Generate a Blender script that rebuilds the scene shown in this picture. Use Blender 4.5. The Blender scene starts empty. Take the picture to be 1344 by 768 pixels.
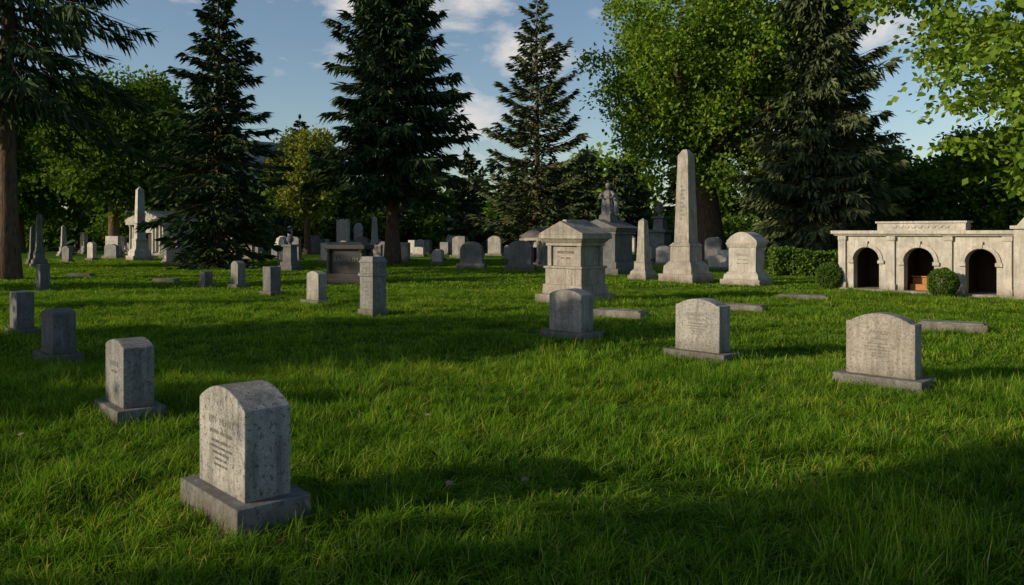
import bpy, math, random
import numpy as np
from mathutils import Vector, noise
D2R = math.radians
sc = bpy.context.scene
sc.view_settings.view_transform = 'Standard'
sc.view_settings.look = 'None'
sc.view_settings.exposure = 0
COL = sc.collection
SUN_AZ = (-0.94, -0.34); SUN_EL = 18.0

# ------------------------------------------------------------------ materials
def new_mat(name):
    m = bpy.data.materials.new(name); m.use_nodes = True
    nt = m.node_tree; nt.nodes.clear()
    return m, nt, nt.nodes, nt.links
def N(nt, t, **kw):
    n = nt.nodes.new(t)
    for k, v in kw.items():
        if k in n.inputs: n.inputs[k].default_value = v
        else: setattr(n, k, v)
    return n
def ramp(nt, stops):
    r = nt.nodes.new('ShaderNodeValToRGB')
    e = r.color_ramp.elements
    e[0].position = stops[0][0]; e[1].position = stops[-1][0]
    for p, c in stops[1:-1]: e.new(p)
    for i, (p, c) in enumerate(stops):
        e[i].color = (c, c, c, 1) if isinstance(c, float) else (c[0], c[1], c[2], 1)
    return r
def mix(nt, fac, a, b, blend='MIX'):
    m = nt.nodes.new('ShaderNodeMix'); m.data_type = 'RGBA'; m.blend_type = blend
    for k, v in ((0, fac), (6, a), (7, b)):
        if hasattr(v, 'is_output'): nt.links.new(v, m.inputs[k])
        elif isinstance(v, (int, float)): m.inputs[k].default_value = v if k == 0 else (v, v, v, 1)
        else: m.inputs[k].default_value = (v[0], v[1], v[2], 1)
    return m.outputs[2]

def stone_mat(name, col, stain, spot=0.5, rough=0.85, seed=0.0, polish=False, thr=.53):
    m, nt, nd, lk = new_mat(name)
    tc = N(nt, 'ShaderNodeTexCoord'); oi = N(nt, 'ShaderNodeObjectInfo')
    add = N(nt, 'ShaderNodeVectorMath', operation='ADD'); lk.new(tc.outputs['Object'], add.inputs[0])
    sc_ = N(nt, 'ShaderNodeMath', operation='MULTIPLY'); lk.new(oi.outputs['Random'], sc_.inputs[0]); sc_.inputs[1].default_value = 31.0
    cmb = N(nt, 'ShaderNodeCombineXYZ'); lk.new(sc_.outputs[0], cmb.inputs[0]); lk.new(sc_.outputs[0], cmb.inputs[2]); cmb.inputs[1].default_value = seed
    lk.new(cmb.outputs[0], add.inputs[1]); V = add.outputs[0]
    big = N(nt, 'ShaderNodeTexNoise', Scale=2.6, Detail=6.0, Roughness=0.65); lk.new(V, big.inputs['Vector'])
    fine = N(nt, 'ShaderNodeTexNoise', Scale=95.0, Detail=3.0, Roughness=0.7); lk.new(V, fine.inputs['Vector'])
    med = N(nt, 'ShaderNodeTexNoise', Scale=26.0, Detail=5.0, Roughness=0.8); lk.new(V, med.inputs['Vector'])
    mp = N(nt, 'ShaderNodeMapping'); mp.inputs['Scale'].default_value = (9, 9, 1.0); lk.new(V, mp.inputs['Vector'])
    drip = N(nt, 'ShaderNodeTexNoise', Scale=1.6, Detail=4.0, Roughness=0.6); lk.new(mp.outputs[0], drip.inputs['Vector'])
    r1 = ramp(nt, [(0.38, 0.0), (0.66, 1.0)]); lk.new(big.outputs[0], r1.inputs[0])
    c = mix(nt, r1.outputs[0], col, [x * 0.64 for x in col])
    r2 = ramp(nt, [(0.46, 0.0), (0.72, 0.75)]); lk.new(drip.outputs[0], r2.inputs[0])
    c = mix(nt, r2.outputs[0], c, stain)
    r3 = ramp(nt, [(thr, 0.0), (thr + .07, float(spot))]); lk.new(med.outputs[0], r3.inputs[0])
    c = mix(nt, r3.outputs[0], c, [x * 0.8 for x in stain])
    r4 = ramp(nt, [(0.3, 0.66), (0.7, 1.28)]); lk.new(fine.outputs[0], r4.inputs[0])
    c = mix(nt, 1.0, c, r4.outputs[0], 'MULTIPLY')
    # lichen and soot where rain sits: upward faces
    g = N(nt, 'ShaderNodeNewGeometry'); sn = N(nt, 'ShaderNodeSeparateXYZ'); lk.new(g.outputs['True Normal'], sn.inputs[0])
    mu = N(nt, 'ShaderNodeMapRange'); mu.inputs[1].default_value = .3; mu.inputs[2].default_value = .9; mu.inputs[3].default_value = 0; mu.inputs[4].default_value = .85; lk.new(sn.outputs[2], mu.inputs[0])
    mt = N(nt, 'ShaderNodeMath', operation='MULTIPLY'); lk.new(mu.outputs[0], mt.inputs[0]); rt = ramp(nt, [(.42, 0.1), (.6, 1.0)]); lk.new(big.outputs[0], rt.inputs[0]); lk.new(rt.outputs[0], mt.inputs[1])
    c = mix(nt, mt.outputs[0], c, [x * 1.2 for x in stain])
    sep = N(nt, 'ShaderNodeSeparateXYZ'); lk.new(tc.outputs['Object'], sep.inputs[0])
    mz = N(nt, 'ShaderNodeMapRange'); mz.inputs[1].default_value = 0.02; mz.inputs[2].default_value = 0.32; mz.inputs[3].default_value = 0.8; mz.inputs[4].default_value = 0.0
    lk.new(sep.outputs[2], mz.inputs[0])
    mm = N(nt, 'ShaderNodeMath', operation='MULTIPLY'); lk.new(mz.outputs[0], mm.inputs[0]); lk.new(big.outputs[0], mm.inputs[1])
    m2 = N(nt, 'ShaderNodeMath', operation='MULTIPLY'); lk.new(mm.outputs[0], m2.inputs[0]); m2.inputs[1].default_value = 1.7
    c = mix(nt, m2.outputs[0], c, (0.075, 0.06, 0.035))
    bs = N(nt, 'ShaderNodeBsdfPrincipled', Roughness=rough); lk.new(c, bs.inputs['Base Color'])
    bs.inputs['Specular IOR Level'].default_value = 0.5 if polish else 0.25
    bm = N(nt, 'ShaderNodeMath', operation='ADD'); lk.new(fine.outputs[0], bm.inputs[0]); lk.new(med.outputs[0], bm.inputs[1])
    b = N(nt, 'ShaderNodeBump', Strength=0.15 if polish else 0.65, Distance=0.015); lk.new(bm.outputs[0], b.inputs['Height'])
    lk.new(b.outputs[0], bs.inputs['Normal'])
    o = N(nt, 'ShaderNodeOutputMaterial'); lk.new(bs.outputs[0], o.inputs[0])
    return m

def simple_mat(name, c1, c2, scale=8.0, rough=0.8, stretch=(1, 1, 1), bump=0.4, dist=0.02):
    m, nt, nd, lk = new_mat(name)
    tc = N(nt, 'ShaderNodeTexCoord'); mp = N(nt, 'ShaderNodeMapping'); mp.inputs['Scale'].default_value = stretch
    lk.new(tc.outputs['Object'], mp.inputs['Vector'])
    n = N(nt, 'ShaderNodeTexNoise', Scale=scale, Detail=6.0, Roughness=0.65); lk.new(mp.outputs[0], n.inputs['Vector'])
    r = ramp(nt, [(0.35, c1), (0.65, c2)]); lk.new(n.outputs[0], r.inputs[0])
    bs = N(nt, 'ShaderNodeBsdfPrincipled', Roughness=rough); lk.new(r.outputs[0], bs.inputs['Base Color'])
    bs.inputs['Specular IOR Level'].default_value = 0.2
    b = N(nt, 'ShaderNodeBump', Strength=bump, Distance=dist); lk.new(n.outputs[0], b.inputs['Height']); lk.new(b.outputs[0], bs.inputs['Normal'])
    o = N(nt, 'ShaderNodeOutputMaterial'); lk.new(bs.outputs[0], o.inputs[0])
    return m

def leaf_mat(name, dark, light, trans, tfac=0.35, nscale=0.35):
    m, nt, nd, lk = new_mat(name)
    a = N(nt, 'ShaderNodeAttribute', attribute_name='rnd')
    g = N(nt, 'ShaderNodeNewGeometry')
    n = N(nt, 'ShaderNodeTexNoise', Scale=nscale, Detail=2.0); lk.new(g.outputs['Position'], n.inputs['Vector'])
    ad = N(nt, 'ShaderNodeMath', operation='MULTIPLY_ADD'); lk.new(a.outputs['Fac'], ad.inputs[0]); ad.inputs[1].default_value = 0.6
    sb = N(nt, 'ShaderNodeMath', operation='SUBTRACT'); lk.new(n.outputs[0], sb.inputs[0]); sb.inputs[1].default_value = 0.3
    lk.new(sb.outputs[0], ad.inputs[2])
    r = ramp(nt, [(0.1, dark), (0.8, light)]); lk.new(ad.outputs[0], r.inputs[0])
    bs = N(nt, 'ShaderNodeBsdfDiffuse'); lk.new(r.outputs[0], bs.inputs['Color'])
    out = bs.outputs[0]
    if tfac > 0:
        tr = N(nt, 'ShaderNodeBsdfTranslucent'); c = mix(nt, 1.0, r.outputs[0], trans, 'MULTIPLY'); lk.new(c, tr.inputs[0])
        ms = N(nt, 'ShaderNodeMixShader'); ms.inputs[0].default_value = tfac
        lk.new(bs.outputs[0], ms.inputs[1]); lk.new(tr.outputs[0], ms.inputs[2]); out = ms.outputs[0]
    o = N(nt, 'ShaderNodeOutputMaterial'); lk.new(out, o.inputs[0])
    return m

def grass_mat():
    m, nt, nd, lk = new_mat('grass_blades')
    a = N(nt, 'ShaderNodeAttribute', attribute_name='rnd'); t = N(nt, 'ShaderNodeAttribute', attribute_name='tt')
    g = N(nt, 'ShaderNodeNewGeometry')
    n = N(nt, 'ShaderNodeTexNoise', Scale=0.6, Detail=5.0, Roughness=0.65); lk.new(g.outputs['Position'], n.inputs['Vector'])
    r = ramp(nt, [(0.0, (0.06, 0.145, 0.014)), (0.55, (0.12, 0.26, 0.022)), (0.9, (0.21, 0.34, 0.038)), (1.0, (0.42, 0.37, 0.15))]); lk.new(a.outputs['Fac'], r.inputs[0])
    rn = ramp(nt, [(0.32, (0.50, 0.62, 0.55)), (0.5, (0.95, 0.97, 0.95)), (0.68, (1.5, 1.24, 1.1))]); lk.new(n.outputs[0], rn.inputs[0])
    c = mix(nt, 1.0, r.outputs[0], rn.outputs[0], 'MULTIPLY')
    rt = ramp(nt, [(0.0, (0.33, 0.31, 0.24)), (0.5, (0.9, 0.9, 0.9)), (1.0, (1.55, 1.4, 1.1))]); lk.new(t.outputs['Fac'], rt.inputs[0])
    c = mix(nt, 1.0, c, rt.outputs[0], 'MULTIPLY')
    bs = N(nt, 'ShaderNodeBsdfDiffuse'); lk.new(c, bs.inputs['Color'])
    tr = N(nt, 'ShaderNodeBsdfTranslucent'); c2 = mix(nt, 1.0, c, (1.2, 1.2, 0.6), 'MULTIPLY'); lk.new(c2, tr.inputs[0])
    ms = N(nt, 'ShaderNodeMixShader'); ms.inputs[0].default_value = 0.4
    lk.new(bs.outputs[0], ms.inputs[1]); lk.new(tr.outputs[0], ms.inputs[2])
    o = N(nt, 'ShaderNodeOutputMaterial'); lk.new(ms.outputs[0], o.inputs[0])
    return m

def ground_mat():
    m, nt, nd, lk = new_mat('lawn_soil')
    g = N(nt, 'ShaderNodeNewGeometry')
    n = N(nt, 'ShaderNodeTexNoise', Scale=0.5, Detail=6.0, Roughness=0.6); lk.new(g.outputs['Position'], n.inputs['Vector'])
    f = N(nt, 'ShaderNodeTexNoise', Scale=14.0, Detail=6.0, Roughness=0.8); lk.new(g.outputs['Position'], f.inputs['Vector'])
    r = ramp(nt, [(0.3, (0.04, 0.10, 0.012)), (0.7, (0.085, 0.17, 0.02))]); lk.new(n.outputs[0], r.inputs[0])
    r2 = ramp(nt, [(0.35, 0.45), (0.65, 1.25)]); lk.new(f.outputs[0], r2.inputs[0])
    c = mix(nt, 1.0, r.outputs[0], r2.outputs[0], 'MULTIPLY')
    bs = N(nt, 'ShaderNodeBsdfPrincipled', Roughness=0.95); lk.new(c, bs.inputs['Base Color']); bs.inputs['Specular IOR Level'].default_value = 0.05
    b = N(nt, 'ShaderNodeBump', Strength=0.9, Distance=0.06); lk.new(f.outputs[0], b.inputs['Height']); lk.new(b.outputs[0], bs.inputs['Normal'])
    o = N(nt, 'ShaderNodeOutputMaterial'); lk.new(bs.outputs[0], o.inputs[0])
    return m

ST_FRONT = stone_mat('speckled_granite', (0.43, 0.42, 0.40), (0.10, 0.10, 0.096), 0.85, seed=21, thr=.54)
ST_LIGHT = stone_mat('weathered_marble', (0.38, 0.37, 0.35), (0.14, 0.135, 0.13), 0.7)
ST_GREY = stone_mat('grey_granite', (0.27, 0.27, 0.27), (0.09, 0.09, 0.09), 0.8, seed=5)
ST_WARM = stone_mat('warm_limestone', (0.41, 0.38, 0.34), (0.15, 0.135, 0.12), 0.6, seed=9)
ST_PALE = stone_mat('pale_ashlar', (0.55, 0.52, 0.48), (0.27, 0.25, 0.22), 0.4, seed=29)
ST_DARK = stone_mat('dark_granite', (0.03, 0.03, 0.033), (0.018, 0.018, 0.019), 0.4, rough=0.45, seed=3, polish=True)
ST_MID = stone_mat('blue_grey_stone', (0.18, 0.185, 0.19), (0.07, 0.07, 0.07), 0.7, seed=13)
ENGR = simple_mat('engraved_lettering', (0.14, 0.135, 0.125), (0.24, 0.23, 0.215), 60)
ENGR_L = simple_mat('pale_lettering', (0.16, 0.16, 0.16), (0.25, 0.25, 0.24), 60)
WOOD = simple_mat('door_wood', (0.30, 0.12, 0.04), (0.42, 0.19, 0.07), 12, 0.6, (6, 6, 0.6))
WOOD_SHADE = simple_mat('shade_darkened_wood', (0.022, 0.013, 0.009), (0.06, 0.034, 0.02), 12, 0.6, (6, 6, 0.6))  # wood tone darkened to carry the shade of the arched bays
BARK = simple_mat('bark', (0.045, 0.032, 0.023), (0.17, 0.11, 0.07), 5, 0.95, (3, 3, 0.5), 1.0, 0.08)
SOIL = simple_mat('bare_soil', (0.045, 0.028, 0.015), (0.13, 0.08, 0.045), 25, 0.95, bump=1.0)
SPRUCE = leaf_mat('spruce_needles', (0.016, 0.036, 0.02), (0.07, 0.105, 0.042), (1.0, 1.1, 0.5), 0)
SPRUCE2 = leaf_mat('fir_needles', (0.03, 0.05, 0.026), (0.115, 0.14, 0.062), (1.0, 1.1, 0.5), 0)
MAPLE = leaf_mat('maple_leaves', (0.055, 0.12, 0.016), (0.22, 0.32, 0.045), (1.3, 1.35, 0.5), 0.35)
MAPLED = leaf_mat('dark_leaves', (0.035, 0.08, 0.015), (0.13, 0.20, 0.032), (1.2, 1.3, 0.5), 0.3)
LIME = leaf_mat('young_leaves', (0.15, 0.18, 0.035), (0.32, 0.35, 0.09), (1.2, 1.2, 0.5), 0.4)
BOX = leaf_mat('boxwood_leaves', (0.03, 0.07, 0.014), (0.11, 0.19, 0.03), (1.1, 1.2, 0.5), 0.15, 3.0)
DRY = leaf_mat('dry_leaf', (0.13, 0.10, 0.07), (0.26, 0.21, 0.14), (1, 1, 1), 0, 3.0)
GRASS = grass_mat(); GROUND = ground_mat()

# ------------------------------------------------------------------ mesh helpers
class B:
    def __init__(s): s.v = []; s.f = []; s.m = []
    def add(s, vs, fs, mi=0):
        o = len(s.v); s.v += [tuple(map(float, p)) for p in vs]; s.f += [tuple(i + o for i in f) for f in fs]; s.m += [mi] * len(fs)
    def frus(s, cx, cy, z0, z1, sx, sy, tx=None, ty=None, mi=0):
        tx = sx if tx is None else tx; ty = sy if ty is None else ty
        vs = [(cx + a * sx / 2, cy + b * sy / 2, z0) for a, b in ((-1, -1), (1, -1), (1, 1), (-1, 1))]
        vs += [(cx + a * tx / 2, cy + b * ty / 2, z1) for a, b in ((-1, -1), (1, -1), (1, 1), (-1, 1))]
        s.add(vs, [(3, 2, 1, 0), (4, 5, 6, 7), (0, 1, 5, 4), (1, 2, 6, 5), (2, 3, 7, 6), (3, 0, 4, 7)], mi)
    def prism(s, out, y0, y1, mi=0, ox=0, oz=0):
        n = len(out)
        vs = [(x + ox, y0, z + oz) for x, z in out] + [(x + ox, y1, z + oz) for x, z in out]
        fs = [tuple(range(n)), tuple(range(2 * n - 1, n - 1, -1))]
        fs += [(i, i + n, (i + 1) % n + n, (i + 1) % n) for i in range(n)]
        s.add(vs, fs, mi)
    def lathe(s, prof, cx=0, cy=0, n=24, fold=0, k=7, mi=0, sy=1.0):
        vs = []
        for r, z in prof:
            for i in range(n):
                a = 2 * math.pi * i / n; rr = r * (1 + fold * math.cos(k * a + z * 2))
                vs.append((cx + rr * math.cos(a), cy + rr * math.sin(a) * sy, z))
        fs = []
        for j in range(len(prof) - 1):
            for i in range(n):
                fs.append((j * n + i, j * n + (i + 1) % n, (j + 1) * n + (i + 1) % n, (j + 1) * n + i))
        fs.append(tuple(range(n - 1, -1, -1))); fs.append(tuple(range((len(prof) - 1) * n, len(prof) * n)))
        s.add(vs, fs, mi)
    def tube(s, pts, rad, n=8, mi=0):
        v, f = tube_np(pts, rad, n); s.add(v, [tuple(q) for q in f.tolist()], mi)
    def build(s, name, loc=(0, 0, 0), rot=0.0, mats=(), bevel=0.012, smooth=False, parent=None, sub=0):
        me = bpy.data.meshes.new(name); me.from_pydata(s.v, [], s.f)
        for m in mats: me.materials.append(m)
        me.polygons.foreach_set('material_index', s.m)
        me.update()
        import bmesh
        bm = bmesh.new(); bm.from_mesh(me); bmesh.ops.recalc_face_normals(bm, faces=bm.faces); bm.to_mesh(me); bm.free()
        if smooth: me.polygons.foreach_set('use_smooth', [True] * len(me.polygons))
        ob = bpy.data.objects.new(name, me); COL.objects.link(ob)
        ob.location = loc; ob.rotation_euler = (0, 0, rot)
        if parent: ob.parent = parent
        if bevel:
            md = ob.modifiers.new('bevel', 'BEVEL'); md.width = bevel; md.segments = 2; md.limit_method = 'ANGLE'; md.angle_limit = D2R(35)
        return ob

def tube_np(pts, rad, n=8):
    pts = np.array(pts, float); m = len(pts); V = []
    for i in range(m):
        d = pts[min(i + 1, m - 1)] - pts[max(i - 1, 0)]; d /= (np.linalg.norm(d) + 1e-9)
        up = np.array([0, 0, 1.0]) if abs(d[2]) < 0.9 else np.array([1.0, 0, 0])
        u = np.cross(d, up); u /= np.linalg.norm(u); w = np.cross(d, u)
        a = np.arange(n) * 2 * math.pi / n
        V.append(pts[i] + rad[i] * (np.cos(a)[:, None] * u + np.sin(a)[:, None] * w))
    V = np.concatenate(V); F = []
    for j in range(m - 1):
        for i in range(n): F.append((j * n + i, j * n + (i + 1) % n, (j + 1) * n + (i + 1) % n, (j + 1) * n + i))
    return V, np.array(F, int)

def leaves_np(P, D, L, W, rng, S=None):
    n = len(P); D = D / (np.linalg.norm(D, axis=1, keepdims=True) + 1e-9)
    if S is None:
        S = rng.normal(size=(n, 3))
    S = S - D * np.sum(S * D, axis=1, keepdims=True); S /= (np.linalg.norm(S, axis=1, keepdims=True) + 1e-9)
    L = np.broadcast_to(L, (n,))[:, None]; W = np.broadcast_to(W, (n,))[:, None]
    V = np.stack([P, P + D * L * .45 + S * W / 2, P + D * L, P + D * L * .45 - S * W / 2], axis=1).reshape(-1, 3)
    F = np.arange(n * 4).reshape(-1, 4)
    return V, F, np.repeat(rng.random(n), 4)

class Q:  # quad accumulator
    def __init__(s): s.V = []; s.F = []; s.R = []; s.M = []; s.o = 0; s.T = []
    def add(s, V, F, R=None, mi=0, T=None):
        s.V.append(V); s.F.append(F + s.o); s.o += len(V)
        s.R.append(np.full(len(V), .5) if R is None else R); s.M.append(np.full(len(F), mi)); s.T.append(np.zeros(len(V)) if T is None else T)
    def mesh(s, name, mats):
        V = np.concatenate(s.V); F = np.concatenate(s.F); R = np.concatenate(s.R); M = np.concatenate(s.M); T = np.concatenate(s.T)
        me = bpy.data.meshes.new(name)
        me.vertices.add(len(V)); me.vertices.foreach_set('co', V.astype(np.float32).ravel())
        me.loops.add(len(F) * 4); me.loops.foreach_set('vertex_index', F.astype(np.int32).ravel())
        me.polygons.add(len(F)); me.polygons.foreach_set('loop_start', np.arange(0, len(F) * 4, 4, dtype=np.int32))
        me.polygons.foreach_set('material_index', M.astype(np.int32))
        for m in mats: me.materials.append(m)
        me.update(calc_edges=True)
        for nm, arr in (('rnd', R), ('tt', T)):
            at = me.attributes.new(nm, 'FLOAT', 'POINT'); at.data.foreach_set('value', arr.astype(np.float32))
        return me
def link(name, me, loc=(0, 0, 0), rz=0, scale=1):
    ob = bpy.data.objects.new(name, me); COL.objects.link(ob); ob.location = loc; ob.rotation_euler = (0, 0, rz); ob.scale = (scale,) * 3 if not isinstance(scale, tuple) else scale
    return ob

# ------------------------------------------------------------------ trees
def conifer(q, H, R, z0, seed, trunk_r=0.35, step=0.42, per=7, droop=0.35, dens=26, spray=0.7, width=0.1, power=0.85, hang=0.5, base=(0, 0), jag=0.35, up=0.1, fan=.34):
    rng = np.random.default_rng(seed); bx, by = base
    zs = np.linspace(0, H, 9); wob = rng.normal(0, 0.04, (9, 2)); wob[0] = 0
    V, F = tube_np([(bx + wob[i, 0], by + wob[i, 1], zs[i] - 0.1) for i in range(9)], [trunk_r * ((1 - z / H) ** 0.9 * 0.95 + 0.03) * (1.35 if z == 0 else 1) for z in zs], 10)
    q.add(V, F, mi=1)
    z = z0; P = []; Dd = []; LL = []
    while z < H - 0.15:
        f = (z - z0) / (H - z0); rr = R * ((1 - f) ** power) * (0.6 + 0.4 * min(1, f * 6 + 0.3)) + 0.12
        k = max(4, int(per * (0.5 + 0.5 * (1 - f)) + rng.integers(0, 2)))
        a0 = rng.random() * 6.28; ring = 1 + rng.normal(0, .1)
        for i in range(k):
            a = a0 + 6.283 * i / k + rng.normal(0, 0.22); L = ring * rr * (1 - jag + jag * 1.3 * rng.random()) + 0.05
            zz = z + rng.normal(0, step * 0.25)
            dr = droop * (1.1 - 0.8 * f) * (0.7 + 0.6 * rng.random()); u = up + 0.45 * f
            ca, sa = math.cos(a), math.sin(a)
            def path(s): return np.stack([bx + ca * L * s, by + sa * L * s, zz + L * (u * s - dr * s ** 1.6 + 0.18 * s ** 4)], axis=-1)
            if L > 0.8:
                V, F = tube_np(path(np.linspace(0, 0.95, 4)), [0.02 + 0.018 * L, 0.02 + 0.01 * L, 0.02, 0.008], 4); q.add(V, F, mi=1)
            n = int(dens * L * 1.6) + 8
            s = 1 - (1 - 0.12) * rng.random(n) ** 1.15 * 1.0; s = np.clip(s, .1, 1.0)
            p = path(s); side = np.where(rng.random(n) < .5, -1., 1.)
            lat = np.array([-sa, ca, 0])[None] * side[:, None]; out = np.array([ca, sa, 0])[None]
            wid = L * fan * (1.05 - s) ** 0.7 * rng.random(n)
            p = p + lat * wid[:, None] + np.array([0, 0, -1.])[None] * (wid * 0.35 + rng.random(n) * 0.12)[:, None]
            d = out * (0.75 + rng.random((n, 1)) * .4) + lat * rng.random((n, 1)) * 0.9 + np.array([0, 0, -1.])[None] * (hang * rng.random((n, 1)) * 1.6) + rng.normal(0, .18, (n, 3))
            P.append(p); Dd.append(d); LL.append(spray * (0.45 + 0.7 * rng.random(n)) * (0.55 + 0.45 * min(1, L / 2)))
        z += step * (0.75 + 0.5 * rng.random()) * (1 - 0.45 * f)
    P.append(np.array([[bx, by, H - .3]] * 8)); Dd.append(np.array([0, 0, 1.])[None] + rng.normal(0, .25, (8, 3))); LL.append(np.full(8, .7))
    P = np.concatenate(P); Dd = np.concatenate(Dd); LL = np.concatenate(LL)
    V, F, Rn = leaves_np(P, Dd, LL, width * (0.6 + 0.8 * rng.random(len(P))), rng); q.add(V, F, Rn, 0)

def broadleaf(q, H, R, cz, rz, seed, n_cl=300, per=150, leaf=0.22, cr=0.9, trunk_r=0.4, base=(0, 0), lean=(0, 0), limbs=22, fork=None, flat=0.7, shell=0.45, leafdir=0.3, lm=0, tm=1, sides=10):
    rng = np.random.default_rng(seed); bx, by = base
    fork = fork or cz - rz * 0.75
    tp = [(bx, by, -0.1), (bx + .03, by, fork * 0.3), (bx + lean[0] * .4, by + lean[1] * .4, fork * 0.7), (bx + lean[0], by + lean[1], fork), (bx + lean[0] * 1.3, by + lean[1] * 1.2, cz), (bx + lean[0] * 1.3, by, cz + rz * .6)]
    V, F = tube_np(tp, [trunk_r * 1.45, trunk_r, trunk_r * .85, trunk_r * .75, trunk_r * .4, trunk_r * .12], sides); q.add(V, F, mi=tm)
    d = rng.normal(size=(n_cl, 3)); d /= np.linalg.norm(d, axis=1, keepdims=True)
    rad = (shell + (1 - shell) * rng.random(n_cl)) ** 0.7
    bump = np.array([1 + 0.38 * noise.noise(Vector(x * 1.7) + Vector((seed * 3.1, 0, 0))) for x in d])
    C = d * (rad * bump)[:, None] * np.array([R, R, rz])[None] + np.array([bx + lean[0], by + lean[1], cz])[None]
    start = np.array([bx + lean[0], by + lean[1], fork])
    for i in range(limbs):
        c = C[i]; s0 = start + np.array([0, 0, rng.random() * rz * .6]) + 0; mid = (s0 * .5 + c * .5) + np.array([0, 0, -0.08 * R]) + rng.normal(0, .12 * cr, 3)
        r0 = trunk_r * (0.28 + .3 * rng.random())
        V, F = tube_np([s0, s0 * .75 + mid * .25 + rng.normal(0, .05, 3), mid, mid * .5 + c * .5 + rng.normal(0, .1 * cr, 3), c], [r0, r0 * .8, r0 * .55, r0 * .35, r0 * .1], 6); q.add(V, F, mi=tm)
    n = n_cl * per; ci = np.repeat(np.arange(n_cl), per)
    size = cr * (0.55 + 0.75 * rng.random(n_cl))
    o = rng.normal(size=(n, 3)) * 0.5; o *= (size[ci])[:, None] * np.array([1, 1, flat])[None]
    P = C[ci] + o; P[:, 2] -= 0.12 * (o[:, 0] ** 2 + o[:, 1] ** 2) / cr
    P[:, 2] = np.maximum(P[:, 2], 0.25)
    D = rng.normal(size=(n, 3)) + o / cr * 1.2; D[:, 2] -= leafdir
    S = rng.normal(size=(n, 3)); S[:, 2] *= .5
    V, F, Rn = leaves_np(P, D, leaf * (.6 + .8 * rng.random(n)), leaf * .75 * (.6 + .8 * rng.random(n)), rng, S); q.add(V, F, Rn, lm)

def mk_conifer(name, loc, mat=SPRUCE, **k):
    q = Q(); conifer(q, **k); return link(name, q.mesh(name, [mat, BARK]), (loc[0], loc[1], 0))
def mk_broad(name, loc, mat=MAPLE, **k):
    q = Q(); broadleaf(q, **k); return link(name, q.mesh(name, [mat, BARK]), (loc[0], loc[1], 0))

# the big trees
mk_conifer('spruce_tree', (-21.2, 33.5), H=22, R=5.8, z0=7.8, seed=3, trunk_r=.44, step=.8, per=7, droop=.6, dens=19, spray=.85, width=.12, hang=1.3, power=.45, jag=.5, fan=.26)
mk_conifer('spruce_tree', (-16.2, 44.0), H=16.3, R=3.5, z0=.8, seed=4, trunk_r=.33, step=.54, per=8, droop=.55, dens=25, spray=.65, width=.13, hang=.6, power=.7, jag=.55, fan=.28)
mk_conifer('spruce_tree', (-7.5, 50.0), H=20.5, R=5.1, z0=4.9, seed=5, trunk_r=.46, step=.56, per=9, droop=.5, dens=25, spray=.8, width=.16, hang=1.0, power=.54, jag=.52, fan=.31)
mk_conifer('fir_tree', (2.0, 64.0), mat=SPRUCE2, H=21.0, R=6.1, z0=1.6, seed=6, trunk_r=.36, step=1.1, per=8, droop=.12, dens=22, spray=.75, width=.16, hang=.3, power=.9, jag=.4, up=.12, fan=.26)
mk_conifer('spruce_tree', (19.6, 51.0), mat=SPRUCE2, H=19.5, R=4.9, z0=.9, seed=7, trunk_r=.42, step=.5, per=9, droop=.5, dens=24, spray=.85, width=.17, hang=1.2, power=.46, jag=.5, fan=.32)
mk_broad('maple_tree', (13.9, 56.0), H=20, R=7.8, cz=13.0, rz=7.6, seed=11, n_cl=430, per=190, leaf=.27, cr=1.3, trunk_r=.95, fork=6.0, limbs=34, lean=(-.5, 0), shell=.25)
# near tree reaching in from the right
mk_broad('linden_tree', (17.8, 20.5), mat=MAPLE, H=13, R=7.6, cz=8.2, rz=5.8, seed=23, n_cl=640, per=130, leaf=.2, cr=.85, trunk_r=.38, fork=3.6, limbs=90, flat=.3, shell=.25, leafdir=.6)
# mid-distance broadleaf trees
mk_broad('maple_tree', (-36.0, 72.0), H=17, R=7.0, cz=10.3, rz=6.4, seed=31, n_cl=280, per=130, leaf=.40, cr=1.6, trunk_r=.5, mat=MAPLED)
mk_broad('maple_tree', (-31.5, 44.0), mat=MAPLED, H=12, R=4.4, cz=7.4, rz=4.2, seed=32, n_cl=200, per=120, leaf=.32, cr=1.2, trunk_r=.35)
mk_broad('maple_tree', (-47.0, 76.0), mat=MAPLED, H=15, R=6.5, cz=8.5, rz=5.6, seed=33, n_cl=220, per=120, leaf=.42, cr=1.5, trunk_r=.45)
mk_broad('birch_tree', (-18.8, 73.0), mat=LIME, H=11.5, R=3.4, cz=7.2, rz=4.4, seed=34, n_cl=170, per=120, leaf=.28, cr=.95, trunk_r=.3, fork=3.2)
mk_broad('maple_tree', (36.5, 58.0), mat=MAPLED, H=10, R=7, cz=5.2, rz=4.2, seed=35, n_cl=240, per=120, leaf=.36, cr=1.4, trunk_r=.4)
mk_broad('maple_tree', (28.5, 66.0), mat=MAPLED, H=10, R=6, cz=5.4, rz=3.8, seed=36, n_cl=200, per=120, leaf=.36, cr=1.4, trunk_r=.4)
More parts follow.
